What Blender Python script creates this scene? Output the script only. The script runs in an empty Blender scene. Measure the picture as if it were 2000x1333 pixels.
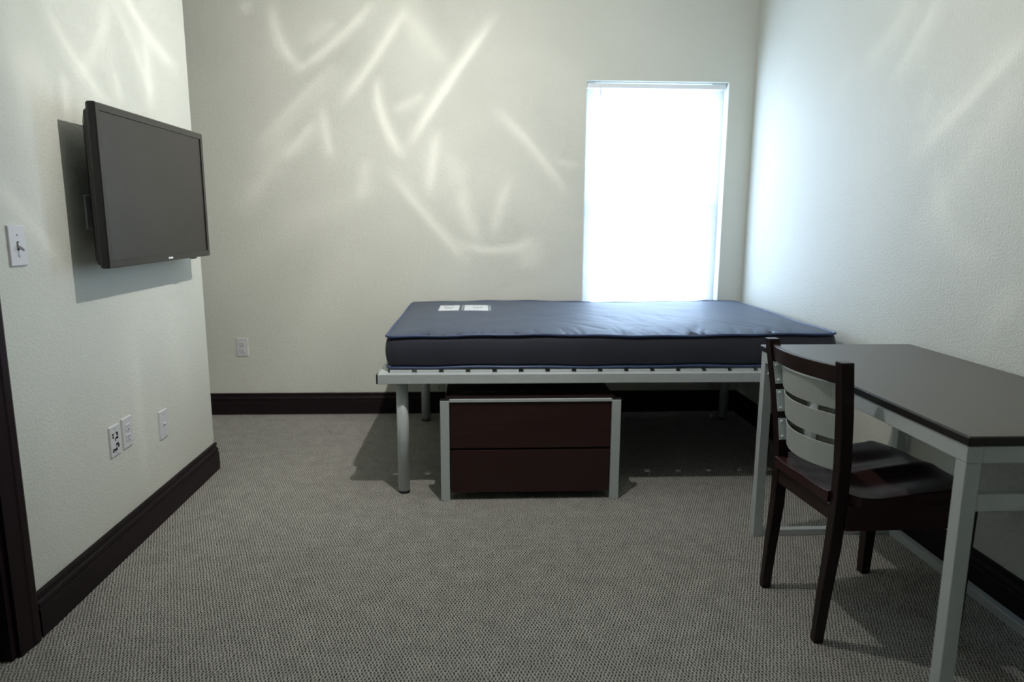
import bpy, bmesh, math, random
from mathutils import Vector, Matrix

random.seed(7)
SC = bpy.context.scene
COL = SC.collection

# ------------------------------------------------------------------ camera
F_PX, PITCH, YAW, ROLL, CAM_H = 1352.2, 0.173, 0.0477, 0.0052, 1.2213
cy, sy, cp, sp, cr, sr = (math.cos(YAW), math.sin(YAW), math.cos(PITCH), math.sin(PITCH), math.cos(ROLL), math.sin(ROLL))
_x = Vector((cy, -sy, 0)); _y = Vector((sy, cy, 0)); _z = Vector((0, 0, 1))
_f = cp * _y - sp * _z; _u = sp * _y + cp * _z
_right = cr * _x + sr * _u; _up = -sr * _x + cr * _u
cam_d = bpy.data.cameras.new('camera')
cam = bpy.data.objects.new('camera', cam_d); COL.objects.link(cam)
cam_d.sensor_fit = 'HORIZONTAL'; cam_d.sensor_width = 36.0; cam_d.lens = 36.0 * F_PX / 2000.0
cam_d.clip_start = 0.02; cam_d.clip_end = 60
m = Matrix.Identity(4)
for i in range(3):
    m[i][0], m[i][1], m[i][2] = _right[i], _up[i], -_f[i]
m[0][3], m[1][3], m[2][3] = 0, 0, CAM_H
cam.matrix_world = m
cam_d.dof.use_dof = True
cam_d.dof.focus_distance = 2.35
cam_d.dof.aperture_fstop = 2.2
SC.camera = cam

# ------------------------------------------------------------------ world, exposure
SC.view_settings.view_transform = 'Standard'
SC.view_settings.look = 'None'
SC.view_settings.gamma = 1.0
SC.view_settings.use_curve_mapping = False
SC.view_settings.exposure = 0.0
SC.cycles.max_bounces = 6
SC.cycles.diffuse_bounces = 4
SC.cycles.glossy_bounces = 3
SC.cycles.transparent_max_bounces = 10
SC.cycles.adaptive_threshold = 0.05
SC.cycles.adaptive_min_samples = 12
SC.cycles.sample_clamp_indirect = 6.0
W = bpy.data.worlds.new('overcast_sky'); SC.world = W
W.use_nodes = True
bg = W.node_tree.nodes['Background']
bg.inputs['Color'].default_value = (0.63, 0.78, 1.0, 1)
bg.inputs['Strength'].default_value = 16.0

# room dimensions (metres, camera stands at x = 0, y = 0)
XL, YL, XR, D, CEIL = -1.303, 3.325, 1.667, 4.319, 2.74
XA, YR = -2.75, -1.6
WX0, WX1, WZ0, WZ1, WDEP = 0.647, 1.511, 0.62, 2.047, 0.13

# portal that guides the sky light through the window opening
pd = bpy.data.lights.new('window_daylight', 'AREA')
pd.shape = 'RECTANGLE'; pd.size = WX1 - WX0; pd.size_y = WZ1 - WZ0
pd.cycles.is_portal = True
po = bpy.data.objects.new('window_daylight', pd); COL.objects.link(po)
po.location = ((WX0 + WX1) / 2, D + 0.22, (WZ0 + WZ1) / 2)
po.rotation_euler = (math.radians(-90), 0, 0)

LAMP = Vector((0.10, 2.20, 2.32))
LAMP_W = 72.0

# ------------------------------------------------------------------ materials
def newmat(name):
    mt = bpy.data.materials.new(name); mt.use_nodes = True
    nt = mt.node_tree; b = nt.nodes['Principled BSDF']
    return mt, nt, b

def simple(name, col, rough=0.5, metal=0.0, spec=0.5, var=0.06, scale=30.0, bump=0.0, bscale=400.0, coat=0.0, sheen=0.0):
    mt, nt, b = newmat(name)
    b.inputs['Roughness'].default_value = rough
    b.inputs['Metallic'].default_value = metal
    b.inputs['Specular IOR Level'].default_value = spec
    b.inputs['Coat Weight'].default_value = coat
    b.inputs['Sheen Weight'].default_value = sheen
    tc = nt.nodes.new('ShaderNodeTexCoord')
    no = nt.nodes.new('ShaderNodeTexNoise'); no.inputs['Scale'].default_value = scale; no.inputs['Detail'].default_value = 3
    nt.links.new(tc.outputs['Object'], no.inputs['Vector'])
    mx = nt.nodes.new('ShaderNodeMix'); mx.data_type = 'RGBA'
    mx.inputs[6].default_value = (*[c * (1 - var) for c in col], 1)
    mx.inputs[7].default_value = (*[min(1, c * (1 + var)) for c in col], 1)
    nt.links.new(no.outputs['Fac'], mx.inputs[0]); nt.links.new(mx.outputs[2], b.inputs['Base Color'])
    if bump:
        n2 = nt.nodes.new('ShaderNodeTexNoise'); n2.inputs['Scale'].default_value = bscale; n2.inputs['Detail'].default_value = 2
        nt.links.new(tc.outputs['Object'], n2.inputs['Vector'])
        bp = nt.nodes.new('ShaderNodeBump'); bp.inputs['Strength'].default_value = bump; bp.inputs['Distance'].default_value = 0.002
        nt.links.new(n2.outputs['Fac'], bp.inputs['Height']); nt.links.new(bp.outputs['Normal'], b.inputs['Normal'])
    return mt

def wall_mat(name, col):
    mt, nt, b = newmat(name)
    b.inputs['Roughness'].default_value = 0.55
    b.inputs['Specular IOR Level'].default_value = 0.35
    tc = nt.nodes.new('ShaderNodeTexCoord')
    n1 = nt.nodes.new('ShaderNodeTexNoise'); n1.inputs['Scale'].default_value = 120; n1.inputs['Detail'].default_value = 3; n1.inputs['Roughness'].default_value = 0.55
    n2 = nt.nodes.new('ShaderNodeTexNoise'); n2.inputs['Scale'].default_value = 1.3; n2.inputs['Detail'].default_value = 2
    for n in (n1, n2): nt.links.new(tc.outputs['Object'], n.inputs['Vector'])
    rp = nt.nodes.new('ShaderNodeValToRGB'); rp.color_ramp.elements[0].position = 0.42; rp.color_ramp.elements[1].position = 0.62
    nt.links.new(n1.outputs['Fac'], rp.inputs['Fac'])
    bp = nt.nodes.new('ShaderNodeBump'); bp.inputs['Strength'].default_value = 0.28; bp.inputs['Distance'].default_value = 0.0022
    nt.links.new(rp.outputs['Color'], bp.inputs['Height']); nt.links.new(bp.outputs['Normal'], b.inputs['Normal'])
    mx = nt.nodes.new('ShaderNodeMix'); mx.data_type = 'RGBA'
    mx.inputs[6].default_value = (*[c * 0.97 for c in col], 1); mx.inputs[7].default_value = (*[c * 1.03 for c in col], 1)
    nt.links.new(n2.outputs['Fac'], mx.inputs[0]); nt.links.new(mx.outputs[2], b.inputs['Base Color'])
    return mt

def carpet_mat():
    mt, nt, b = newmat('loop_carpet')
    N, L = nt.nodes, nt.links
    b.inputs['Roughness'].default_value = 0.95; b.inputs['Specular IOR Level'].default_value = 0.1
    b.inputs['Sheen Weight'].default_value = 0.15
    tc = N.new('ShaderNodeTexCoord')
    wob = N.new('ShaderNodeTexNoise'); wob.inputs['Scale'].default_value = 60; wob.inputs['Detail'].default_value = 2
    L.new(tc.outputs['Object'], wob.inputs['Vector'])
    wm = N.new('ShaderNodeVectorMath'); wm.operation = 'MULTIPLY_ADD'
    wm.inputs[1].default_value = (0.010, 0.013, 0); L.new(wob.outputs['Color'], wm.inputs[0]); L.new(tc.outputs['Object'], wm.inputs[2])
    sx = N.new('ShaderNodeSeparateXYZ'); L.new(wm.outputs[0], sx.inputs[0])
    def cosn(sock, period):
        a = N.new('ShaderNodeMath'); a.operation = 'MULTIPLY'; a.inputs[1].default_value = 2 * math.pi / period; L.new(sock, a.inputs[0])
        c = N.new('ShaderNodeMath'); c.operation = 'COSINE'; L.new(a.outputs[0], c.inputs[0]); return c.outputs[0]
    pr = N.new('ShaderNodeMath'); pr.operation = 'MULTIPLY'
    L.new(cosn(sx.outputs['X'], 0.0102), pr.inputs[0]); L.new(cosn(sx.outputs['Y'], 0.0235), pr.inputs[1])
    hm = N.new('ShaderNodeMath'); hm.operation = 'MULTIPLY_ADD'; hm.inputs[1].default_value = 0.5; hm.inputs[2].default_value = 0.5
    L.new(pr.outputs[0], hm.inputs[0])
    fib = N.new('ShaderNodeTexNoise'); fib.inputs['Scale'].default_value = 420; fib.inputs['Detail'].default_value = 3
    L.new(tc.outputs['Object'], fib.inputs['Vector'])
    ad = N.new('ShaderNodeMath'); ad.operation = 'MULTIPLY_ADD'; ad.inputs[1].default_value = 0.9
    L.new(fib.outputs['Fac'], ad.inputs[0]); L.new(hm.outputs[0], ad.inputs[2])
    rp = N.new('ShaderNodeValToRGB'); e = rp.color_ramp.elements
    e[0].position = 0.52; e[0].color = (0.016, 0.017, 0.015, 1)
    e[1].position = 1.1; e[1].color = (0.475, 0.463, 0.42, 1)
    k = e.new(0.84); k.color = (0.207, 0.203, 0.186, 1)
    L.new(ad.outputs[0], rp.inputs['Fac'])
    big = N.new('ShaderNodeTexNoise'); big.inputs['Scale'].default_value = 14; big.inputs['Detail'].default_value = 4
    L.new(tc.outputs['Object'], big.inputs['Vector'])
    bm = N.new('ShaderNodeMapRange'); bm.inputs[1].default_value = 0.3; bm.inputs[2].default_value = 0.7; bm.inputs[3].default_value = 0.88; bm.inputs[4].default_value = 1.10
    L.new(big.outputs['Fac'], bm.inputs[0])
    vm = N.new('ShaderNodeVectorMath'); vm.operation = 'SCALE'; L.new(rp.outputs['Color'], vm.inputs[0]); L.new(bm.outputs[0], vm.inputs['Scale'])
    L.new(vm.outputs[0], b.inputs['Base Color'])
    bp = N.new('ShaderNodeBump'); bp.inputs['Strength'].default_value = 0.6; bp.inputs['Distance'].default_value = 0.004
    L.new(ad.outputs[0], bp.inputs['Height']); L.new(bp.outputs['Normal'], b.inputs['Normal'])
    return mt

def wood_mat(name, c0, c1, rough=0.35, axis='Z', spec=0.28):
    mt, nt, b = newmat(name)
    N, L = nt.nodes, nt.links
    b.inputs['Roughness'].default_value = rough; b.inputs['Specular IOR Level'].default_value = spec
    tc = N.new('ShaderNodeTexCoord'); mp = N.new('ShaderNodeMapping')
    s = {'X': (3, 60, 60), 'Y': (60, 3, 60), 'Z': (60, 60, 3)}[axis]
    mp.inputs['Scale'].default_value = s
    L.new(tc.outputs['Object'], mp.inputs['Vector'])
    n = N.new('ShaderNodeTexNoise'); n.inputs['Scale'].default_value = 1.6; n.inputs['Detail'].default_value = 5
    L.new(mp.outputs[0], n.inputs['Vector'])
    mx = N.new('ShaderNodeMix'); mx.data_type = 'RGBA'; mx.inputs[6].default_value = (*c0, 1); mx.inputs[7].default_value = (*c1, 1)
    L.new(n.outputs['Fac'], mx.inputs[0]); L.new(mx.outputs[2], b.inputs['Base Color'])
    return mt

def clear_mat(name, tint, gloss):
    mt, nt, b = newmat(name); nt.nodes.remove(b)
    t = nt.nodes.new('ShaderNodeBsdfTransparent'); t.inputs[0].default_value = (*tint, 1)
    g = nt.nodes.new('ShaderNodeBsdfGlossy'); g.inputs['Roughness'].default_value = 0.03
    mx = nt.nodes.new('ShaderNodeMixShader'); mx.inputs[0].default_value = gloss
    nt.links.new(t.outputs[0], mx.inputs[1]); nt.links.new(g.outputs[0], mx.inputs[2])
    nt.links.new(mx.outputs[0], nt.nodes['Material Output'].inputs['Surface'])
    return mt

def slat_mat():
    mt, nt, b = newmat('translucent_vinyl_slat')
    N, L = nt.nodes, nt.links; N.remove(b)
    d = N.new('ShaderNodeBsdfDiffuse'); d.inputs[0].default_value = (0.82, 0.84, 0.84, 1)
    t = N.new('ShaderNodeBsdfTranslucent'); t.inputs[0].default_value = (0.72, 0.76, 0.78, 1)
    tr = N.new('ShaderNodeBsdfTransparent'); tr.inputs[0].default_value = (0.95, 0.96, 0.97, 1)
    m1 = N.new('ShaderNodeMixShader'); m1.inputs[0].default_value = 0.5
    L.new(d.outputs[0], m1.inputs[1]); L.new(t.outputs[0], m1.inputs[2])
    m2 = N.new('ShaderNodeMixShader'); m2.inputs[0].default_value = 0.5
    L.new(m1.outputs[0], m2.inputs[1]); L.new(tr.outputs[0], m2.inputs[2])
    L.new(m2.outputs[0], N['Material Output'].inputs['Surface'])
    return mt

def emit_mat(name, col, s):
    mt, nt, b = newmat(name)
    b.inputs['Base Color'].default_value = (*col, 1)
    b.inputs['Emission Color'].default_value = (*col, 1); b.inputs['Emission Strength'].default_value = s
    mt.cycles.emission_sampling = 'NONE'
    return mt

WALL = wall_mat('pale_sage_plaster', (0.67, 0.69, 0.63))
CEILM = wall_mat('white_ceiling_plaster', (0.72, 0.72, 0.68))
CARPET = carpet_mat()
ESP = wood_mat('espresso_trim', (0.010, 0.007, 0.008), (0.022, 0.014, 0.017), 0.46, 'Y', 0.16)
ESPX = wood_mat('espresso_trim_across', (0.010, 0.007, 0.008), (0.022, 0.014, 0.017), 0.46, 'X', 0.16)
ESPZ = wood_mat('espresso_upright', (0.012, 0.007, 0.008), (0.022, 0.012, 0.015), 0.48, 'Z', 0.15)
CHW = wood_mat('chair_walnut_upright', (0.010, 0.006, 0.006), (0.028, 0.014, 0.014), 0.32, 'Z')
CHX = wood_mat('chair_walnut_seat', (0.020, 0.010, 0.011), (0.060, 0.026, 0.026), 0.30, 'X')
CHY = wood_mat('chair_walnut_rail', (0.016, 0.009, 0.008), (0.040, 0.020, 0.018), 0.36, 'Y')
DRW = wood_mat('drawer_mahogany', (0.022, 0.010, 0.009), (0.045, 0.019, 0.017), 0.42, 'X')
DRB = wood_mat('dresser_carcass', (0.012, 0.007, 0.007), (0.024, 0.013, 0.013), 0.45, 'X')
SILV = simple('silver_powder_coat', (0.55, 0.605, 0.615), 0.42, 0.18, 0.5, 0.04, 60, 0.04, 900)
SLATM = simple('brushed_chair_slat', (0.53, 0.57, 0.55), 0.48, 0.25, 0.4, 0.05, 60, 0.04, 900)
STEEL = simple('polished_steel', (0.74, 0.82, 0.85), 0.3, 0.35)
BLACKP = simple('black_plastic', (0.012, 0.012, 0.013), 0.35)
TVB = simple('tv_gloss_black', (0.010, 0.009, 0.009), 0.22)
TVS = simple('tv_screen', (0.022, 0.018, 0.014), 0.36, 0.0, 0.42)
WPL = simple('white_switch_plastic', (0.66, 0.67, 0.70), 0.35, 0.0, 0.5, 0.02)
SLOT = simple('dark_slot', (0.05, 0.05, 0.05), 0.6)
INK = simple('black_marker_ink', (0.008, 0.008, 0.010), 0.6)
VINYL = simple('white_window_vinyl', (0.80, 0.82, 0.84), 0.4, 0.0, 0.5, 0.02)
NAVY = simple('navy_nylon_ticking', (0.034, 0.044, 0.078), 0.56, 0.0, 0.85, 0.10, 14, 0.12, 1200, 0.0, 0.1)
NAVYS = simple('charcoal_navy_border', (0.026, 0.029, 0.044), 0.6, 0.0, 0.35, 0.10, 14, 0.12, 1200, 0.0, 0.1)
NAVY.node_tree.nodes['Principled BSDF'].inputs['Specular Tint'].default_value = (0.48, 0.72, 1.0, 1)
PIPE = simple('navy_piping', (0.040, 0.066, 0.155), 0.42, 0.0, 0.5, 0.05, 40, 0.05, 800)
LABW = simple('white_label_cloth', (0.72, 0.75, 0.78), 0.6, 0.0, 0.3, 0.02)
LABG = simple('grey_label_stripe', (0.30, 0.36, 0.38), 0.6)
TAUPE = simple('taupe_laminate', (0.078, 0.068, 0.054), 0.31, 0.0, 0.5, 0.10, 120, 0.03, 700)
EDGE = simple('dark_edge_band', (0.010, 0.007, 0.006), 0.4)
PANE = clear_mat('window_glass', (0.96, 0.97, 0.97), 0.05)
SHADE = clear_mat('clear_shade_glass', (0.97, 0.97, 0.95), 0.04)
VSLAT = slat_mat()

# ------------------------------------------------------------------ helpers
def mesh_obj(name, bm, mat, parent=None, smooth=False, bevel=0.0, seg=2):
    me = bpy.data.meshes.new(name)
    bmesh.ops.recalc_face_normals(bm, faces=bm.faces)
    bm.to_mesh(me); bm.free()
    o = bpy.data.objects.new(name, me); COL.objects.link(o)
    me.materials.append(mat)
    if smooth:
        for p in me.polygons: p.use_smooth = True
    if bevel > 0:
        b = o.modifiers.new('bevel', 'BEVEL'); b.width = bevel; b.segments = seg; b.limit_method = 'ANGLE'; b.angle_limit = math.radians(40)
    if parent is not None:
        o.parent = parent
        base = Vector(parent.get('_base', (0, 0, 0)))
        me.transform(Matrix.Translation(-base))
        if bevel: pass
        o['_base'] = tuple(base)
    return o

def tag(o, label=None, cat=None, group=None, kind=None):
    if label: o['label'] = label
    if cat: o['category'] = cat
    if group: o['group'] = group
    if kind: o['kind'] = kind
    return o

def thing(name, label, cat, loc, group=None):
    o = bpy.data.objects.new(name, None); COL.objects.link(o)
    o.empty_display_size = 0.05
    o.location = loc; o['_base'] = tuple(loc)
    return tag(o, label, cat, group)

def struct_root(name, loc):
    o = bpy.data.objects.new(name, None); COL.objects.link(o)
    o.location = loc; o['_base'] = tuple(loc); o['kind'] = 'structure'
    return o

def add_box(bm, x0, x1, y0, y1, z0, z1):
    v = [bm.verts.new(p) for p in ((x0, y0, z0), (x1, y0, z0), (x1, y1, z0), (x0, y1, z0), (x0, y0, z1), (x1, y0, z1), (x1, y1, z1), (x0, y1, z1))]
    for f in ((0, 3, 2, 1), (4, 5, 6, 7), (0, 1, 5, 4), (1, 2, 6, 5), (2, 3, 7, 6), (3, 0, 4, 7)):
        bm.faces.new([v[i] for i in f])

def box(name, r, mat, parent=None, bevel=0.0, seg=2):
    bm = bmesh.new(); add_box(bm, *r)
    return mesh_obj(name, bm, mat, parent, bevel=bevel, seg=seg)

def loft(name, rings, mat, parent=None, smooth=False, bevel=0.0, cap=True, closed=False):
    bm = bmesh.new(); vs = [[bm.verts.new(p) for p in r] for r in rings]
    n = len(rings[0]); pairs = list(zip(vs[:-1], vs[1:]))
    if closed: pairs.append((vs[-1], vs[0]))
    for a, b in pairs:
        for i in range(n):
            bm.faces.new((a[i], a[(i + 1) % n], b[(i + 1) % n], b[i]))
    if cap and not closed:
        bm.faces.new(vs[0][::-1]); bm.faces.new(vs[-1])
    return mesh_obj(name, bm, mat, parent, smooth, bevel)

def cyl(name, a, b, r, mat, parent=None, n=24, r2=None):
    a, b = Vector(a), Vector(b); d = (b - a).normalized()
    s = d.orthogonal().normalized(); t = d.cross(s)
    r2 = r if r2 is None else r2
    rings = [[p + rr * (math.cos(k * 2 * math.pi / n) * s + math.sin(k * 2 * math.pi / n) * t) for k in range(n)] for p, rr in ((a, r), (b, r2))]
    o = loft(name, rings, mat, parent)
    for p in o.data.polygons:
        if len(p.vertices) == 4: p.use_smooth = True
    return o

def revolve(name, prof, centre, axis, mat, parent=None, n=20):
    """prof: list of (radius, distance along axis)"""
    c = Vector(centre); d = Vector(axis).normalized(); s = d.orthogonal().normalized(); t = d.cross(s)
    rings = [[c + d * h + max(r, 1e-4) * (math.cos(k * 2 * math.pi / n) * s + math.sin(k * 2 * math.pi / n) * t) for k in range(n)] for r, h in prof]
    return loft(name, rings, mat, parent, smooth=True)

def tube_path(name, pts, r, mat, parent=None, n=8, closed=True):
    rings = []; N = len(pts)
    for i, p in enumerate(pts):
        p = Vector(p)
        a = Vector(pts[(i - 1) % N] if closed or i else pts[0]); b = Vector(pts[(i + 1) % N] if closed or i < N - 1 else pts[-1])
        d = (b - a).normalized(); s = d.cross(Vector((0, 0, 1))).normalized(); t = s.cross(d)
        rings.append([p + r * (math.cos(k * 2 * math.pi / n) * s + math.sin(k * 2 * math.pi / n) * t) for k in range(n)])
    return loft(name, rings, mat, parent, smooth=True, closed=closed)

# ------------------------------------------------------------------ the room shell
def shell(name, boxes, mat):
    bm = bmesh.new()
    for r in boxes: add_box(bm, *r)
    return tag(mesh_obj(name, bm, mat), kind='structure')

shell('floor', [(XA - 0.1, XR + 0.15, YR - 0.15, D + 0.15, -0.10, 0.0)], CARPET)
shell('ceiling', [(XA - 0.1, XR + 0.15, YR - 0.15, D + 0.15, CEIL, CEIL + 0.1)], CEILM)
shell('wall_right', [(XR, XR + 0.12, YR, D + WDEP, 0, CEIL)], WALL)
shell('wall_rear', [(XA, XR + 0.12, YR - 0.12, YR, 0, CEIL)], WALL)
shell('wall_alcove', [(XA - 0.1, XA, YR, D + WDEP, 0, CEIL)], WALL)
# back wall in one piece around the window opening
def back_wall():
    bm = bmesh.new()
    xs = [XA, WX0, WX1, XR]; zs = [0, WZ0, WZ1, CEIL]
    g = {}
    for yy in (D, D + WDEP):
        for i, x in enumerate(xs):
            for k, z in enumerate(zs): g[i, k, yy] = bm.verts.new((x, yy, z))
    for yy in (D, D + WDEP):
        for i in range(3):
            for k in range(3):
                if (i, k) != (1, 1): bm.faces.new((g[i, k, yy], g[i + 1, k, yy], g[i + 1, k + 1, yy], g[i, k + 1, yy]))
    for (a, b) in (((1, 1), (2, 1)), ((2, 1), (2, 2)), ((2, 2), (1, 2)), ((1, 2), (1, 1))):
        bm.faces.new((g[a[0], a[1], D], g[b[0], b[1], D], g[b[0], b[1], D + WDEP], g[a[0], a[1], D + WDEP]))
    return tag(mesh_obj('wall_back', bm, WALL), kind='structure')
back_wall()
# partition wall on the left with a door opening nearer the camera
DY0, DY1, DZ = 0.93, 1.83, 2.06
shell('wall_left', [(XL - 0.12, XL, DY1, YL, 0, CEIL), (XL - 0.12, XL, YR, DY0, 0, CEIL), (XL - 0.12, XL, DY0, DY1, DZ, CEIL)], WALL)

# baseboard profile: (offset from wall, height)
PROF = [(0.0, 0.0), (0.0165, 0.0), (0.0165, 0.084), (0.0155, 0.088), (0.0115, 0.090), (0.0115, 0.094), (0.0150, 0.097), (0.0150, 0.103), (0.0125, 0.108), (0.0085, 0.113), (0.0065, 0.120), (0.0065, 0.123), (0.0100, 0.125), (0.0100, 0.133), (0.0070, 0.138), (0.0, 0.138)]
def baseboard(name, pts, normals, mat, t=1.0):
    rings = []
    for p, nrm in zip(pts, normals):
        rings.append([(p[0] + nrm[0] * a * t, p[1] + nrm[1] * a * t, h) for a, h in PROF])
    return tag(loft(name, rings, mat, bevel=0.0), kind='structure')
baseboard('baseboard_left', [(XL, 1.925), (XL, YL), (XL - 0.12, YL)], [(1, 0), (1, 1), (0, 1)], ESP)
baseboard('baseboard_back', [(XA, D), (XR, D)], [(0, -1), (0, -1)], ESPX)
baseboard('baseboard_right', [(XR, YR), (XR, D)], [(-1, 0), (-1, 0)], ESP, 0.85)
# door casing and door leaf in the left wall
tr = struct_root('trim_1', (XL, 1.88, 0))
def casing_prof(y_out, sgn):
    return [(XL, y_out), (XL + 0.013, y_out), (XL + 0.019, y_out - sgn * 0.012), (XL + 0.019, y_out - sgn * 0.035), (XL + 0.016, y_out - sgn * 0.042), (XL + 0.012, y_out - sgn * 0.092), (XL, y_out - sgn * 0.092)]
for y_out, sgn in ((1.921, 1), (DY0 - 0.091, -1)):
    loft('casing_upright', [[(x, y, z) for x, y in casing_prof(y_out, sgn)] for z in (0, DZ + 0.09)], ESPZ, tr)
box('casing_head', (XL, XL + 0.017, DY0 - 0.0, DY1, DZ, DZ + 0.09), ESP, tr, 0.003)
for y in (DY1 - 0.020, DY0):
    box('door_jamb', (XL - 0.121, XL + 0.001, y, y + 0.020, 0, DZ), ESPZ, tr, 0.001)
box('door_jamb', (XL - 0.121, XL + 0.001, DY0, DY1, DZ - 0.02, DZ), ESP, tr, 0.001)
dr = struct_root('door_1', (XL - 0.06, 1.38, 0))
box('door_leaf', (XL - 0.075, XL - 0.035, DY0 + 0.023, DY1 - 0.023, 0.01, DZ - 0.023), ESPZ, dr, 0.002)
revolve('door_handle', [(0.0, 0.0), (0.026, 0.0), (0.026, 0.006), (0.01, 0.01), (0.01, 0.035), (0.026, 0.042), (0.028, 0.055), (0.018, 0.066), (0.0, 0.068)], (XL - 0.035, DY0 + 0.09, 0.95), (1, 0, 0), STEEL, dr)

# ------------------------------------------------------------------ window
win = struct_root('window_1', ((WX0 + WX1) / 2, D + 0.1, WZ0))
ya, yb = D + 0.085, D + WDEP
fr = 0.032
box('frame_jamb', (WX0, WX0 + fr, ya, yb, WZ0, WZ1), VINYL, win, 0.003)
box('frame_jamb', (WX1 - fr, WX1, ya, yb, WZ0, WZ1), VINYL, win, 0.003)
box('frame_head', (WX0 + fr, WX1 - fr, ya, yb, WZ1 - fr, WZ1), VINYL, win, 0.003)
box('frame_sill', (WX0 + fr, WX1 - fr, ya, yb, WZ0, WZ0 + fr), VINYL, win, 0.003)
def sash(z0, z1, y0, y1):
    bm = bmesh.new(); a, b = WX0 + fr, WX1 - fr; w = 0.034
    add_box(bm, a, a + w, y0, y1, z0, z1); add_box(bm, b - w, b, y0, y1, z0, z1)
    add_box(bm, a + w, b - w, y0, y1, z0, z0 + w); add_box(bm, a + w, b - w, y0, y1, z1 - w, z1)
    s = mesh_obj('sash', bm, VINYL, win)
    s['_base'] = win['_base']
    box('pane', (a + w, b - w, (y0 + y1) / 2 - 0.002, (y0 + y1) / 2 + 0.002, z0 + w, z1 - w), PANE, s)
sash(1.306, WZ1 - fr, D + 0.108, D + 0.126)
sash(WZ0 + fr, 1.340, D + 0.088, D + 0.106)

bl = thing('window_blind', 'white mini blind lowered and closed inside the bright window recess', 'blind', ((WX0 + WX1) / 2, D + 0.05, WZ0))
BX0, BX1, BY = WX0 + 0.008, WX1 - 0.010, D + 0.052
box('headrail', (BX0, BX1, BY - 0.016, BY + 0.012, WZ1 - 0.036, WZ1 - 0.010), VINYL, bl, 0.002)
for a, b in ((BX0 + 0.002, BX0 + 0.045), (BX1 - 0.075, BX1 - 0.002)):
    box('bracket', (a, b, BY - 0.018, BY + 0.013, WZ1 - 0.011, WZ1 - 0.001), STEEL, bl, 0.001)
sp_, ang, hw = 0.0205, math.radians(64), 0.0125
zs = WZ1 - 0.052; first = None; nsl = 0
while zs > WZ0 + 0.03:
    if first is None:
        bm = bmesh.new(); rows = []
        for j in range(5):
            t = -1 + j / 2; cyv = t * hw; crown = 0.0016 * (1 - t * t)
            yy = cyv * math.cos(ang) - crown * math.sin(ang); zz = -cyv * math.sin(ang) - crown * math.cos(ang)
            rows.append([bm.verts.new((x, BY + yy, zs + zz)) for x in (BX0 + 0.003, BX1 - 0.003)])
        for a, b in zip(rows[:-1], rows[1:]): bm.faces.new((a[0], a[1], b[1], b[0]))
        first = mesh_obj('slat', bm, VSLAT, bl, smooth=True); z_first = zs
    else:
        o = first.copy(); COL.objects.link(o); o.parent = bl; o.location.z = zs - z_first
    zs -= sp_; nsl += 1
box('bottom_rail', (BX0 + 0.003, BX1 - 0.003, BY - 0.011, BY + 0.011, WZ0 + 0.008, WZ0 + 0.02), VINYL, bl, 0.002)
for x in (BX0 + 0.12, (BX0 + BX1) / 2, BX1 - 0.12):
    cyl('ladder_cord', (x, BY - 0.013, WZ0 + 0.015), (x, BY - 0.013, WZ1 - 0.03), 0.0009, VINYL, bl, 6)
cyl('tilt_wand', (0.747, BY - 0.026, 1.475), (0.735, BY - 0.022, WZ1 - 0.03), 0.0035, VINYL, bl, 8)

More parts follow.
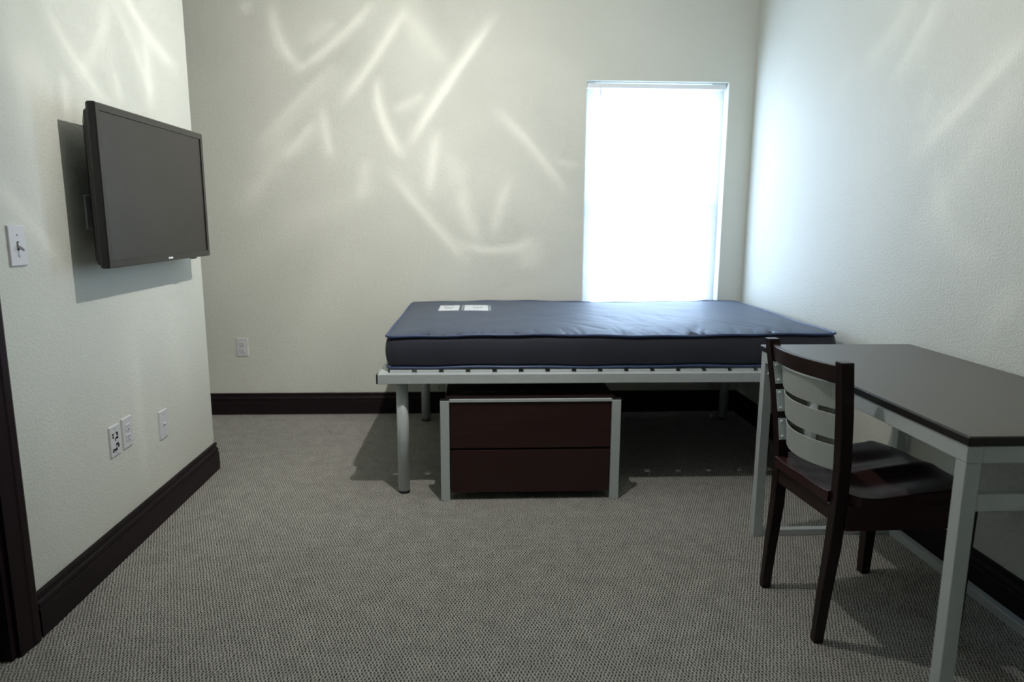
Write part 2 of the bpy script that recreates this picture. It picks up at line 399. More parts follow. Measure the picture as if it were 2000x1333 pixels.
# ------------------------------------------------------------------ ceiling lamp
# caustic streaks placed by hand in the lamp's emission: three points along each streak on a wall (metres along the wall, height),
# strength, and the widths of its two sides in metres
LW, BW, RW = 'left', 'back', 'right'
def on_wall(wall, q):
    return {'left': Vector((XL, q[0], q[1])), 'back': Vector((q[0], D, q[1])), 'right': Vector((XR, q[0], q[1]))}[wall]
STREAKS = [
    (LW, (2.283, 1.864), (2.443, 1.722), (2.575, 1.641), 0.42, 0.03, 0.015),
    (LW, (2.166, 1.83), (2.11, 1.734), (2.136, 1.599), 0.28, 0.025, 0.025),
    (LW, (2.663, 1.96), (2.557, 1.793), (2.454, 1.702), 0.3, 0.02, 0.025),
    (LW, (2.702, 1.987), (2.83, 1.856), (2.954, 1.688), 0.28, 0.02, 0.04),
    (LW, (2.824, 2.013), (2.925, 1.957), (3.254, 1.855), 0.45, 0.03, 0.02),
    (LW, (2.922, 1.94), (2.942, 1.792), (2.925, 1.629), 0.35, 0.025, 0.03),
    (LW, (2.349, 1.673), (2.35, 1.603), (2.345, 1.524), 0.5, 0.018, 0.022),
    (LW, (2.211, 1.693), (2.181, 1.621), (2.285, 1.626), 0.25, 0.02, 0.03),
    (LW, (1.993, 1.306), (2.107, 1.21), (2.257, 1.052), 0.5, 0.025, 0.02),
    (LW, (2.104, 1.419), (2.141, 1.515), (2.144, 1.595), 0.2, 0.02, 0.03),
    (LW, (2.157, 1.259), (2.206, 1.411), (2.278, 1.615), 0.25, 0.05, 0.06),
    (LW, (2.653, 0.814), (2.636, 0.519), (2.65, 0.161), 0.28, 0.03, 0.02),
    (LW, (2.145, 0.7), (2.102, 0.434), (2.064, 0.164), 0.14, 0.06, 0.06),
    (LW, (2.688, 1.736), (2.685, 1.679), (2.683, 1.626), 0.25, 0.02, 0.03),
    (LW, (2.051, 1.627), (2.305, 1.619), (2.436, 1.571), 0.15, 0.1, 0.1),
    (LW, (2.97, 0.939), (2.997, 0.671), (3.035, 0.387), 0.12, 0.06, 0.08),
    (BW, (-1.177, 2.462), (-1.151, 2.251), (-1.041, 2.089), 0.42, 0.03, 0.022),
    (BW, (-0.599, 2.473), (-0.818, 2.257), (-1.041, 2.089), 0.46, 0.02, 0.025),
    (BW, (-0.414, 2.448), (-0.596, 2.167), (-0.773, 1.938), 0.48, 0.028, 0.02),
    (BW, (0.04, 2.311), (-0.157, 2.042), (-0.428, 1.643), 0.62, 0.03, 0.018),
    (BW, (-0.599, 2.058), (-0.567, 1.804), (-0.483, 1.636), 0.5, 0.025, 0.025),
    (BW, (-0.303, 1.967), (-0.41, 1.911), (-0.523, 1.86), 0.26, 0.02, 0.04),
    (BW, (-0.838, 2.126), (-1.083, 1.894), (-1.349, 1.616), 0.24, 0.02, 0.07),
    (BW, (-0.974, 1.799), (-1.066, 1.687), (-1.174, 1.573), 0.34, 0.02, 0.04),
    (BW, (-0.916, 1.823), (-0.902, 1.727), (-0.875, 1.567), 0.34, 0.03, 0.015),
    (BW, (-0.249, 1.757), (-0.279, 1.557), (-0.31, 1.36), 0.34, 0.03, 0.03),
    (BW, (-0.487, 1.441), (-0.309, 1.225), (-0.035, 0.923), 0.34, 0.02, 0.03),
    (BW, (0.153, 1.833), (0.334, 1.65), (0.56, 1.36), 0.34, 0.03, 0.02),
    (BW, (0.45, 1.588), (0.538, 1.562), (0.635, 1.553), 0.25, 0.015, 0.015),
    (BW, (-0.135, 1.083), (0.086, 1.037), (0.32, 1.085), 0.4, 0.02, 0.02),
    (BW, (-0.085, 1.444), (-0.074, 1.251), (0.007, 1.109), 0.26, 0.03, 0.02),
    (BW, (0.189, 1.471), (0.123, 1.305), (0.086, 1.109), 0.26, 0.025, 0.03),
    (BW, (-0.456, 2.42), (-0.313, 2.268), (-0.151, 2.085), 0.2, 0.05, 0.05),
    (BW, (0.311, 1.091), (0.318, 1.028), (0.219, 0.978), 0.2, 0.02, 0.02),
    (BW, (-1.314, 2.459), (-1.336, 2.42), (-1.367, 2.387), 0.24, 0.04, 0.03),
    (BW, (-0.677, 1.566), (-0.692, 1.461), (-0.709, 1.333), 0.22, 0.03, 0.03),
    (BW, (-1.11, 1.71), (-1.272, 1.486), (-1.437, 1.244), 0.18, 0.07, 0.05),
    (BW, (-0.814, 2.358), (-0.905, 2.295), (-0.981, 2.243), 0.2, 0.04, 0.04),
    (BW, (-0.201, 1.615), (-0.141, 1.525), (-0.095, 1.42), 0.18, 0.05, 0.05),
    (BW, (-1.165, 1.215), (-0.854, 1.308), (-0.605, 1.395), 0.1, 0.05, 0.05),
    (RW, (2.752, 2.085), (2.919, 1.964), (3.095, 1.891), 0.3, 0.04, 0.06),
    (RW, (2.607, 2.024), (2.733, 1.898), (2.892, 1.762), 0.34, 0.02, 0.05),
    (RW, (3.173, 1.936), (3.26, 1.848), (3.317, 1.746), 0.3, 0.025, 0.04),
    (RW, (2.15, 1.777), (2.387, 1.625), (2.694, 1.441), 0.48, 0.05, 0.014),
    (RW, (2.61, 1.715), (2.626, 1.654), (2.634, 1.59), 0.25, 0.02, 0.03),
    (RW, (2.15, 1.684), (2.357, 1.444), (2.484, 1.317), 0.22, 0.03, 0.07),
    (RW, (2.488, 1.339), (2.414, 1.212), (2.173, 1.107), 0.22, 0.05, 0.02),
    (RW, (2.193, 0.885), (2.109, 0.949), (2.032, 1.017), 0.25, 0.03, 0.05),
    (RW, (3.759, 2.202), (3.845, 1.99), (3.86, 1.699), 0.15, 0.06, 0.06),
    (RW, (2.988, 1.616), (2.981, 1.339), (2.89, 1.036), 0.1, 0.08, 0.08),
]

def lamp():
    t = thing('ceiling_light', 'pendant ceiling light with clear glass shade hanging above the carpet', 'light', (LAMP.x, LAMP.y, CEIL))
    revolve('canopy', [(0.0, 0.0), (0.065, 0.0), (0.065, 0.012), (0.05, 0.028), (0.012, 0.034), (0.0, 0.034)], (LAMP.x, LAMP.y, CEIL), (0, 0, -1), STEEL, t)
    cyl('stem', (LAMP.x, LAMP.y, CEIL - 0.03), (LAMP.x, LAMP.y, LAMP.z + 0.15), 0.007, STEEL, t, 12)
    cyl('socket', (LAMP.x, LAMP.y, LAMP.z + 0.155), (LAMP.x, LAMP.y, LAMP.z + 0.095), 0.020, STEEL, t, 20)
    revolve('bulb', [(0.0, 0.0), (0.014, 0.0), (0.016, 0.015), (0.024, 0.032), (0.023, 0.045), (0.014, 0.056), (0.0, 0.060)], (LAMP.x, LAMP.y, LAMP.z + 0.10), (0, 0, -1), emit_mat('warm_bulb', (1.0, 0.93, 0.80), 12.0), t)
    prof = [(0.024, 0.10), (0.06, 0.085), (0.10, 0.04), (0.118, -0.03), (0.120, -0.09)]
    n = 48; rings = []
    for r, h in prof:
        rings.append([(LAMP.x + r * (1 + 0.02 * math.cos(k * math.pi)) * math.cos(2 * math.pi * k / n), LAMP.y + r * (1 + 0.02 * math.cos(k * math.pi)) * math.sin(2 * math.pi * k / n), LAMP.z + h) for k in range(n)])
    loft('glass_shade', rings, SHADE, t, cap=False)
    # the light itself; streaks and uneven spread are put into its emission nodes
    ld = bpy.data.lights.new('lamp_glow', 'POINT')
    ld.energy = LAMP_W; ld.color = (1.0, 0.96, 0.915); ld.shadow_soft_size = 0.014; ld.use_soft_falloff = True
    ld.use_nodes = True
    nt = ld.node_tree; N, L = nt.nodes, nt.links
    em = N['Emission']
    ge = N.new('ShaderNodeNewGeometry')
    dirv = ge.outputs['Normal']
    acc = None
    def math_(op, a, b=None, c=None, clamp=False):
        k = N.new('ShaderNodeMath'); k.operation = op; k.use_clamp = clamp
        for i, v in enumerate((a, b, c)):
            if v is None: continue
            if isinstance(v, (int, float)): k.inputs[i].default_value = v
            else: L.new(v, k.inputs[i])
        return k.outputs[0]
    def dot(v):
        k = N.new('ShaderNodeVectorMath'); k.operation = 'DOT_PRODUCT'
        L.new(dirv, k.inputs[0]); k.inputs[1].default_value = v
        return k.outputs['Value']
    def streaks(wall):
        acc = None
        for (pl, a, mid, b, amp, w1, w2) in STREAKS:
            if pl != wall: continue
            if pl == LW: amp *= 0.8
            P = [on_wall(pl, q) for q in (a, mid, b)]
            dist = (P[1] - LAMP).length
            A, M_, B = [(p - LAMP).normalized() for p in P]
            nn = (M_ - A).cross(B - A)
            if nn.length < 1e-6: nn = A.cross(B)
            nn.normalize(); kk = nn.dot(M_)
            th = max(M_.angle(A), M_.angle(B)) * 1.05
            gs = dist / (2.7 * max(0.2, math.sqrt(max(0.0, 1 - kk * kk))))
            q = dot(nn)
            core = math_('MINIMUM', math_('MULTIPLY_ADD', q, -gs / w1, 1 + kk * gs / w1), math_('MULTIPLY_ADD', q, gs / w2, 1 - kk * gs / w2), clamp=True)
            c0 = math.cos(th)
            fall = math_('MULTIPLY_ADD', dot(M_), 1.3 / (1 - c0), -1.3 * c0 / (1 - c0), clamp=True)
            acc = math_('MULTIPLY_ADD', math_('MULTIPLY', math_('MULTIPLY', core, fall), core), amp, acc if acc is not None else 0.0)
        return acc
    # soft uneven patches
    nz = N.new('ShaderNodeTexNoise'); nz.inputs['Scale'].default_value = 3.2; nz.inputs['Detail'].default_value = 2.0; nz.inputs['Distortion'].default_value = 0.8
    L.new(dirv, nz.inputs['Vector'])
    patch = math_('MULTIPLY_ADD', nz.outputs['Fac'], 0.55, 0.72)
    # added directional gain: brighter towards the bed, dimmer straight down, left and behind
    fwd = math_('MAXIMUM', dot(Vector((-0.40, 0.83, -0.40)).normalized()), 0.0)
    fwd = math_('MULTIPLY', math_('MULTIPLY', fwd, fwd), fwd)
    gain = math_('MULTIPLY_ADD', fwd, 2.1, 0.42)
    gain = math_('MULTIPLY_ADD', math_('MINIMUM', dot((1, 0, 0)), 0.0), 0.12, gain)
    gain = math_('MULTIPLY_ADD', math_('MAXIMUM', dot((1, 0, 0)), 0.0), 0.20, gain)
    gain = math_('MULTIPLY_ADD', math_('MINIMUM', dot((0, 1, 0)), 0.0), 0.26, gain)
    def emission(wall):
        e = N.new('ShaderNodeEmission')
        v = patch if wall is None else math_('MULTIPLY_ADD', streaks(wall), CAUST, patch)
        L.new(math_('MULTIPLY', v, gain), e.inputs['Strength']); return e.outputs[0]
    def choose(fac, off, on):
        k = N.new('ShaderNodeMixShader'); L.new(fac, k.inputs[0]); L.new(off, k.inputs[1]); L.new(on, k.inputs[2]); return k.outputs[0]
    is_left = math_('LESS_THAN', dot((1.0, 1.0, 0.0)), 0.0)
    is_right = math_('LESS_THAN', dot((-1.35, 1.0, 0.0)), 0.0)
    steep = math_('GREATER_THAN', math_('ABSOLUTE', math_('ADD', dot((0, 0, 1)), 0.3)), 0.56)
    walls = choose(is_left, choose(is_right, emission(BW), emission(RW)), emission(LW))
    N.remove(em)
    L.new(choose(steep, walls, emission(None)), N['Light Output'].inputs['Surface'])
    lo = bpy.data.objects.new('lamp_glow', ld); COL.objects.link(lo)
    lo.parent = t; lo.location = LAMP - Vector((LAMP.x, LAMP.y, CEIL))
CAUST = 1.3
lamp()

# ------------------------------------------------------------------ bed frame
bed = thing('bed_frame', 'silver metal bed frame on round legs in the corner by the window', 'bed', (0.6, 3.6, 0))
FX0, FX1, FY0, FY1 = -0.446, 1.640, 2.935, 4.290
RZ0, RZ1, RWD = 0.519, 0.563, 0.040
box('rail', (FX0 + 0.006, FX1, FY0, FY0 + RWD, RZ0, RZ1), SILV, bed, 0.003)
box('rail', (FX0 + 0.006, FX1, FY1 - RWD, FY1, RZ0, RZ1), SILV, bed, 0.003)
box('rail', (FX0 + 0.006, FX0 + 0.006 + RWD, FY0 + RWD, FY1 - RWD, RZ0, RZ1), SILV, bed, 0.003)
box('rail', (FX1 - RWD, FX1, FY0 + RWD, FY1 - RWD, RZ0, RZ1), SILV, bed, 0.003)
for y in (FY0, FY1 - RWD):
    for x in (FX0, FX1):
        box('end_cap', (x, x + 0.006, y + 0.001, y + RWD - 0.001, RZ0 + 0.001, RZ1 - 0.001), BLACKP, bed, 0.001)
nb = 17; step = (FX1 - FX0 - 0.10) / nb
slat0 = None
for i in range(nb):
    x = FX0 + 0.055 + i * step
    if slat0 is None:
        slat0 = box('bed_slat', (x, x + step - 0.020, FY0 + 0.036, FY1 - 0.022, RZ1, RZ1 + 0.009), SILV, bed, 0.0015); xs0 = x
    else:
        o = slat0.copy(); COL.objects.link(o); o.parent = bed; o.location.x = x - xs0
for (x, y) in ((-0.343, 3.006), (-0.330, 4.150), (1.522, 3.006), (1.522, 4.130)):
    lg = cyl('leg', (x, y, 0.012), (x, y, RZ0), 0.0265, SILV, bed, 32)
    lg['_base'] = bed['_base']
    cyl('foot_cap', (x, y, 0.0), (x, y, 0.013), 0.0262, BLACKP, lg, 24)

# ------------------------------------------------------------------ mattress
MX0, MX1, MY0, MY1, MZ0, MZ1 = -0.408, 1.606, 2.984, 4.262, 0.5765, 0.722
mat_ = thing('mattress', 'bare navy blue mattress with piped edges lying on the bed frame', 'mattress', ((MX0 + MX1) / 2, (MY0 + MY1) / 2, MZ0))
creases = []
rc = random.Random(3)
for i in range(64):
    xx = rc.uniform(MX0 + 0.1, MX1 - 0.1); creases.append((xx, rc.uniform(-0.5, 0.5), rc.uniform(0.08, 0.26), rc.uniform(0.003, 0.008), rc.uniform(0.007, 0.015), 0))
for i in range(16):
    creases.append((rc.uniform(0.5, 1.4), rc.uniform(-1.2, 0.2), rc.uniform(0.2, 0.5), rc.uniform(0.0015, 0.004), rc.uniform(0.015, 0.03), rc.uniform(0.05, 0.5)))
from mathutils import noise as mn
def top_z(x, y):
    u = (x - MX0) / (MX1 - MX0) * 2 - 1; v = (y - MY0) / (MY1 - MY0) * 2 - 1
    ex = min(x - MX0, MX1 - x); ey = min(y - MY0, MY1 - y); e = max(0.0, min(ex, ey))
    dome = 0.016 * (1 - math.exp(-e / 0.10))
    z = MZ1 + dome + 0.004 * mn.noise((x * 2.2, y * 2.6, 1.7)) * min(1, e / 0.1) + 0.002 * mn.noise((x * 9, y * 7, 5.1)) * min(1, e / 0.1)
    z += 0.004 * math.sin(x * 5.1 + 0.6) * (1 - min(1, e / 0.25))
    for (cx, sl, ln, dp, wd, y0) in creases:
        t = (y - MY0 - y0) / ln
        if -0.05 < t < 1:
            dx = x - cx - sl * (y - MY0 - y0)
            if abs(dx) < 3 * wd: z -= dp * math.exp(-(dx / wd) ** 2) * (1 - max(t, 0)) * min(1, (y - MY0 + 0.01) / 0.03)
    return z
def mattress_body():
    bm = bmesh.new(); nx, ny = 220, 110; rad = 0.045
    def XY(i, j):
        u = i / nx; v = j / ny
        x = MX0 + (MX1 - MX0) * u; y = MY0 + (MY1 - MY0) * v
        # rounded plan corners
        for cx, sx_ in ((MX0 + rad, -1), (MX1 - rad, 1)):
            for cyy, sy_ in ((MY0 + rad, -1), (MY1 - rad, 1)):
                dx, dy = (x - cx) * sx_, (y - cyy) * sy_
                if dx > 0 and dy > 0:
                    mxx = max(dx, dy); l = math.hypot(dx, dy)
                    if l > 0: x = cx + sx_ * dx * mxx / l; y = cyy + sy_ * dy * mxx / l
        return x, y
    top = [[bm.verts.new((*XY(i, j), top_z(*XY(i, j)))) for j in range(ny + 1)] for i in range(nx + 1)]
    for i in range(nx):
        for j in range(ny): bm.faces.new((top[i][j], top[i + 1][j], top[i + 1][j + 1], top[i][j + 1]))
    return mesh_obj('top_panel', bm, NAVY, mat_, smooth=True)
mattress_body()
def outline(inset, zf, nper=240, rad=0.045):
    pts = []; x0, x1, y0, y1 = MX0 + inset, MX1 - inset, MY0 + inset, MY1 - inset
    def seg(a, b, n):
        for k in range(n): pts.append((a[0] + (b[0] - a[0]) * k / n, a[1] + (b[1] - a[1]) * k / n))
    def arc(c, a0, n=8):
        for k in range(n): a = math.radians(a0 + 90 * k / n); pts.append((c[0] + rad * math.cos(a), c[1] + rad * math.sin(a)))
    seg((x0 + rad, y0), (x1 - rad, y0), 90); arc((x1 - rad, y0 + rad), -90)
    seg((x1, y0 + rad), (x1, y1 - rad), 40); arc((x1 - rad, y1 - rad), 0)
    seg((x1 - rad, y1), (x0 + rad, y1), 90); arc((x0 + rad, y1 - rad), 90)
    seg((x0, y1 - rad), (x0, y0 + rad), 40); arc((x0 + rad, y0 + rad), 180)
    return [(x, y, zf(x, y)) for x, y in pts]
ztop = lambda x, y: MZ1 + 0.004 * math.sin(x * 5.1 + 0.6) + 0.0015 * math.sin(x * 23 + y * 9)
zbot = lambda x, y: MZ0 + 0.006 + 0.0022 * math.sin(x * 7 + 1) + 0.0012 * math.sin(x * 19 + 2)
rings = []
for k in range(9):
    t = k / 8; bulge = -0.009 * math.sin(math.pi * t) + 0.002 + 0.006 * (abs(2 * t - 1) ** 6)
    ring = outline(bulge, lambda x, y: zbot(x, y) * (1 - t) + ztop(x, y) * t)
    rings.append([(x + 0.002 * mn.noise((x * 4, y * 4, z * 9)), y + 0.004 * mn.noise((x * 3.3, y * 3.3, z * 7 + 3)) * (1 if y < MY0 + 0.1 else 0), z) for x, y, z in ring])
loft('side_border', rings, NAVYS, mat_, smooth=True, cap=True)
tube_path('piping', outline(-0.001, lambda x, y: ztop(x, y) + 0.001), 0.0058, PIPE, mat_)
tube_path('piping', outline(-0.001, zbot), 0.0055, PIPE, mat_)
# sewn labels near the head end
def patch(name, x0, x1, y0, y1, mt, lift=0.0012, skew=0.0, parent=None, nx=14, ny=14):
    bm = bmesh.new()
    vs = [[bm.verts.new((x0 + (x1 - x0) * i / nx + skew * j / ny, y0 + (y1 - y0) * j / ny, top_z(x0 + (x1 - x0) * i / nx, y0 + (y1 - y0) * j / ny) + lift)) for j in range(ny + 1)] for i in range(nx + 1)]
    for i in range(nx):
        for j in range(ny): bm.faces.new((vs[i][j], vs[i + 1][j], vs[i + 1][j + 1], vs[i][j + 1]))
    o = mesh_obj(name, bm, mt, parent or mat_)
    o['_base'] = mat_['_base']
    s = o.modifiers.new('thick', 'SOLIDIFY'); s.thickness = 0.001; s.offset = 0
    return o
l1 = patch('care_label', -0.222, -0.112, 3.72, 3.965, LABW); l1['label'] = 'white sewn care label'
l2 = patch('care_label', -0.083, 0.049, 3.72, 3.965, LABW); l2['label'] = 'white sewn care label between grey stripes'
for a, b in ((-0.098, -0.088), (0.053, 0.064)): patch('label_stripe', a, b, 3.72, 3.965, LABG, nx=2)
for k, (a, b, y) in enumerate(((-0.20, -0.17, 3.915), (-0.165, -0.14, 3.93), (-0.205, -0.185, 3.88), (-0.19, -0.15, 3.80), (-0.19, -0.14, 3.84))):
    patch('print_line', a, b, y, y + 0.012, LABG, 0.0022, parent=l1, nx=2, ny=1)
for k, (a, b, y) in enumerate(((-0.04, -0.02, 3.86), (-0.015, -0.004, 3.845), (0.002, 0.016, 3.86), (-0.03, 0.02, 3.81))):
    patch('print_line', a, b, y, y + 0.012, LABG, 0.0022, parent=l2, nx=2, ny=1)

# ------------------------------------------------------------------ dresser under the bed
ds = thing('dresser', 'low two-drawer mahogany dresser with silver corner posts tucked under the bed', 'dresser', (0.222, 3.1, 0))
GX0, GX1, GY, GZ = -0.170, 0.614, 2.887, 0.458
pw = 0.039
box('carcass', (GX0 + 0.024, GX1 - 0.024, GY + 0.030, GY + 0.52, 0.045, GZ - 0.012), DRB, ds, 0.002)
box('top', (GX0 + 0.020, GX1 - 0.020, GY + 0.012, GY + 0.525, GZ - 0.012, GZ + 0.002), DRB, ds, 0.002)
for x0 in (GX0, GX1 - pw):
    for y0 in (GY, GY + 0.50):
        p = box('post', (x0, x0 + pw, y0, y0 + 0.028, 0.0, GZ - 0.002), SILV, ds, 0.002)
        p['_base'] = ds['_base']
        box('post_cap', (x0 + 0.001, x0 + pw - 0.001, y0 + 0.001, y0 + 0.027, GZ - 0.002, GZ + 0.002), BLACKP, p, 0.001)
box('top_strip', (GX0 + pw + 0.001, GX1 - pw - 0.001, GY + 0.004, GY + 0.014, GZ - 0.010, GZ + 0.003), SILV, ds, 0.001)
for z0, z1 in ((0.240, 0.444), (0.036, 0.230)):
    box('drawer', (GX0 + pw + 0.003, GX1 - pw - 0.003, GY + 0.010, GY + 0.030, z0, z1), DRW, ds, 0.0018)

# ------------------------------------------------------------------ desk
dk = thing('desk', 'writing desk with dark taupe top and silver tube frame against the wall', 'desk', (1.36, 1.97, 0))
TX0, TX1, TY0, TY1 = 1.067, 1.653, 1.402, 2.546
tt = box('tabletop', (TX0, TX1, TY0, TY1, 0.737, 0.759), EDGE, dk, 0.004, 3)
tt['_base'] = dk['_base']
box('laminate_surface', (TX0 + 0.003, TX1 - 0.003, TY0 + 0.003, TY1 - 0.003, 0.7585, 0.7602), TAUPE, tt, 0.0006)
ax0, ax1, ay0, ay1, s = TX0 + 0.004, 1.650, TY0 + 0.006, TY1 - 0.010, 0.036
box('apron', (ax0, ax0 + s, ay0, ay1, 0.697, 0.737), SILV, dk, 0.002)
box('apron', (ax1 - s, ax1, ay0, ay1, 0.697, 0.737), SILV, dk, 0.002)
for y0 in (ay0, ay1 - s):
    box('apron', (ax0 + s, ax1 - s, y0, y0 + s, 0.697, 0.737), SILV, dk, 0.002)
    for x0 in (ax0, ax1 - s):
        lg = box('leg', (x0 + 0.0005, x0 + s - 0.0005, y0 + 0.0005, y0 + s - 0.0005, 0.0, 0.6968), SILV, dk, 0.002)
        lg['_base'] = dk['_base']
        near = y0 == ay0
        revolve('bolt', [(0.0, 0.0), (0.006, 0.0), (0.0055, 0.0025), (0.0, 0.0038)], (x0 + s / 2, y0 + s - 0.0005 if near else y0 + 0.0005, 0.655), (0, 1 if near else -1, 0), STEEL, lg, 12)
    box('floor_bar', (ax0 + s, ax1 - s, y0 + 0.004, y0 + s - 0.004, 0.0, 0.026), SILV, dk, 0.002)
    box('cross_bar', (ax0 + s, ax1 - s, y0 + 0.002, y0 + s - 0.008, 0.583, 0.623), SILV, dk, 0.002)
box('floor_bar', (ax1 - s + 0.006, ax1, ay0 + s, ay1 - s, 0.0, 0.030), SILV, dk, 0.002)

# ------------------------------------------------------------------ chair
CN = Vector((math.cos(math.radians(5.0)), math.sin(math.radians(5.0)), 0)); CU = Vector((-CN.y, CN.x, 0)); C0 = Vector((0.982, 1.974, 0))
def CP(a, b, z): return C0 + CN * a + CU * b + Vector((0, 0, z))
ch = thing('side_chair', 'dark walnut chair with curved metal back slats pulled up to the desk', 'chair', (1.2, 1.99, 0))
def post_ring(a, b, z, da, db): return [CP(a - da, b - db, z), CP(a + da, b - db, z), CP(a + da, b + db, z), CP(a - da, b + db, z)]
def post_ab(z):
    """(a, |b|) of a back post's centre at height z"""
    ks = [(0.0, -0.004, 0.156), (0.15, 0.006, 0.157), (0.30, 0.019, 0.158), (0.43, 0.024, 0.161), (0.55, 0.019, 0.169), (0.70, 0.003, 0.182), (0.85, -0.018, 0.194)]
    for (z0, a0, b0), (z1, a1, b1) in zip(ks[:-1], ks[1:]):
        if z <= z1: t = (z - z0) / (z1 - z0); return a0 + (a1 - a0) * t, b0 + (b1 - b0) * t
    return ks[-1][1:]
for sgn in (-1, 1):
    rr = []
    for k in range(18):
        z = 0.85 * k / 17; a, b = post_ab(z)
        grow = 0.75 + 0.25 * min(1, z / 0.3)
        rr.append(post_ring(a, sgn * b, z, 0.0165 * grow + 0.002, 0.0165 * grow))
    loft('back_post', rr, CHW, ch, bevel=0.003)
for sgn in (-1, 1):
    rr = [post_ring(0.395 - 0.004 * (1 - z / .43), sgn * (0.198 + 0.008 * (1 - z / .43)), z, 0.016 + 0.006 * z / .43, 0.016 + 0.006 * z / .43) for z in (0.0, 0.2, 0.36, 0.43)]
    loft('front_leg', rr, CHW, ch, bevel=0.003)
# saddle seat
def half_w(a): return 0.150 + 0.05 * min(1, max(0, (a - 0.035) / 0.03)) + 0.022 * max(0, a - 0.06) / 0.38
def seat_z(a, b):
    w = half_w(a); q = b / w
    z = 0.462 + 0.020 * max(0, (a - 0.16) / 0.28) ** 1.5
    win = math.exp(-((a - 0.22) / 0.17) ** 2)
    z -= 0.014 * win * math.exp(-((abs(b) - 0.085) / 0.055) ** 2)
    z += 0.004 * math.exp(-(b / 0.025) ** 2) * min(1, max(0, (a - 0.10) / 0.15))
    z -= 0.010 * math.exp(-((a - 0.12) / 0.07) ** 2)
    z += 0.004 * abs(q) ** 6
    if a > 0.38: z -= 0.016 * ((a - 0.38) / 0.07) ** 2
    return z
bm = bmesh.new(); na, nb_ = 44, 40; grid = {}
for i in range(na + 1):
    a = -0.004 + 0.444 * i / na
    for j in range(nb_ + 1):
        q = -1 + 2 * j / nb_; fa = a
        b = q * half_w(a)
        if a > 0.36: fa = a - 0.035 * ((a - 0.36) / 0.08) * abs(q) ** 5   # rounded front corners
        grid[i, j] = (bm.verts.new(CP(fa, b, seat_z(a, b))), bm.verts.new(CP(fa - (0.006 if a > 0.4 else 0), b * 0.985, 0.431)))
for i in range(na):
    for j in range(nb_):
        bm.faces.new((grid[i, j][0], grid[i + 1, j][0], grid[i + 1, j + 1][0], grid[i, j + 1][0]))
        bm.faces.new((grid[i, j][1], grid[i, j + 1][1], grid[i + 1, j + 1][1], grid[i + 1, j][1]))
edge = [(i, 0) for i in range(na)] + [(na, j) for j in range(nb_)] + [(i, nb_) for i in range(na, 0, -1)] + [(0, j) for j in range(nb_, 0, -1)]
for p, q in zip(edge, edge[1:] + edge[:1]):
    bm.faces.new((grid[p][0], grid[q][0], grid[q][1], grid[p][1]))
seat = mesh_obj('seat', bm, CHX, ch, smooth=False, bevel=0.0)
for p in seat.data.polygons: p.use_smooth = abs(p.normal.z) > 0.5
def cbox(name, pa, pb, th, z0, z1, mt):
    """board from (a,b) to (a,b) in chair coordinates"""
    A = C0 + CN * pa[0] + CU * pa[1]; B = C0 + CN * pb[0] + CU * pb[1]
    d = (B - A).normalized(); s_ = Vector((-d.y, d.x, 0)) * th / 2
    r = lambda P: [P - s_ + Vector((0, 0, z0)), P + s_ + Vector((0, 0, z0)), P + s_ + Vector((0, 0, z1)), P - s_ + Vector((0, 0, z1))]
    return loft(name, [r(A), r(B)], mt, ch, bevel=0.002)
cbox('apron', (0.018, -0.144), (0.018, 0.144), 0.020, 0.376, 0.430, CHY)
cbox('apron', (0.400, -0.180), (0.400, 0.180), 0.020, 0.358, 0.430, CHY)
for sgn in (-1, 1):
    cbox('apron', (0.036, sgn * 0.176), (0.376, sgn * 0.198), 0.020, 0.356, 0.430, CHX)
# crest rail and metal slats, bowed backwards
def bow(b, w, depth): return -depth * (1 - (b / w) ** 2)
def bowed(name, z0, z1, th, depth, mt, inset, nseg=22, top_arc=0.0, bev=0.002, off=0.0):
    rr = []; zm = (z0 + z1) / 2; w = post_ab(zm)[1] - inset
    for k in range(nseg + 1):
        q = -1 + 2 * k / nseg; b = q * w
        rr.append([CP(post_ab(z)[0] + off + bow(b, w, depth) + s_ * th / 2, b, z + (top_arc * (1 - q * q) if z == z1 else 0)) for z, s_ in ((z0, -1), (z0, 1), (z1, 1), (z1, -1))])
    o = loft(name, rr, mt, ch, bevel=bev)
    return o
bowed('crest_rail', 0.786, 0.834, 0.019, 0.034, CHY, 0.013)
for z0, z1 in ((0.704, 0.778), (0.613, 0.687), (0.519, 0.593)):
    sl = bowed('back_slat', z0, z1, 0.0028, 0.048, SLATM, 0.0190, 26, 0.0, 0.0005, 0.0125)
    sl['_base'] = ch['_base']
    for sgn in (-1, 1):
        zm = (z0 + z1) / 2
        rr = []
        for z in (z0 + 0.001, z1 - 0.001):
            a, b = post_ab(z); b -= 0.0185
            rr.append([CP(a - 0.015, sgn * b, z), CP(a + 0.0135, sgn * b, z), CP(a + 0.0135, sgn * (b + 0.0024), z), CP(a - 0.015, sgn * (b + 0.0024), z)])
        loft('flange', rr, STEEL, sl, bevel=0.0008)
        for z in (z0 + 0.012, z1 - 0.012):
            a, b = post_ab(z)
            revolve('rivet', [(0.0, 0.0), (0.0062, 0.0), (0.0056, 0.0024), (0.0034, 0.004), (0.0, 0.0046)], CP(a - 0.004, sgn * (b - 0.0185), z), -sgn * CU, STEEL, sl, 12)
for sgn in (-1, 1):
    revolve('screw', [(0.0, 0.0), (0.004, 0.0), (0.003, 0.002), (0.0, 0.003)], CP(0.006, sgn * 0.142, 0.428), -CN, STEEL, ch, 10)

# ------------------------------------------------------------------ television
TVX = XL + 0.12
tv = thing('television', 'black flat-screen television mounted on the left wall', 'television', (XL, 2.70, 1.3))
VY0, VY1, VZ0, VZ1 = 2.285, 3.128, 1.061, 1.577
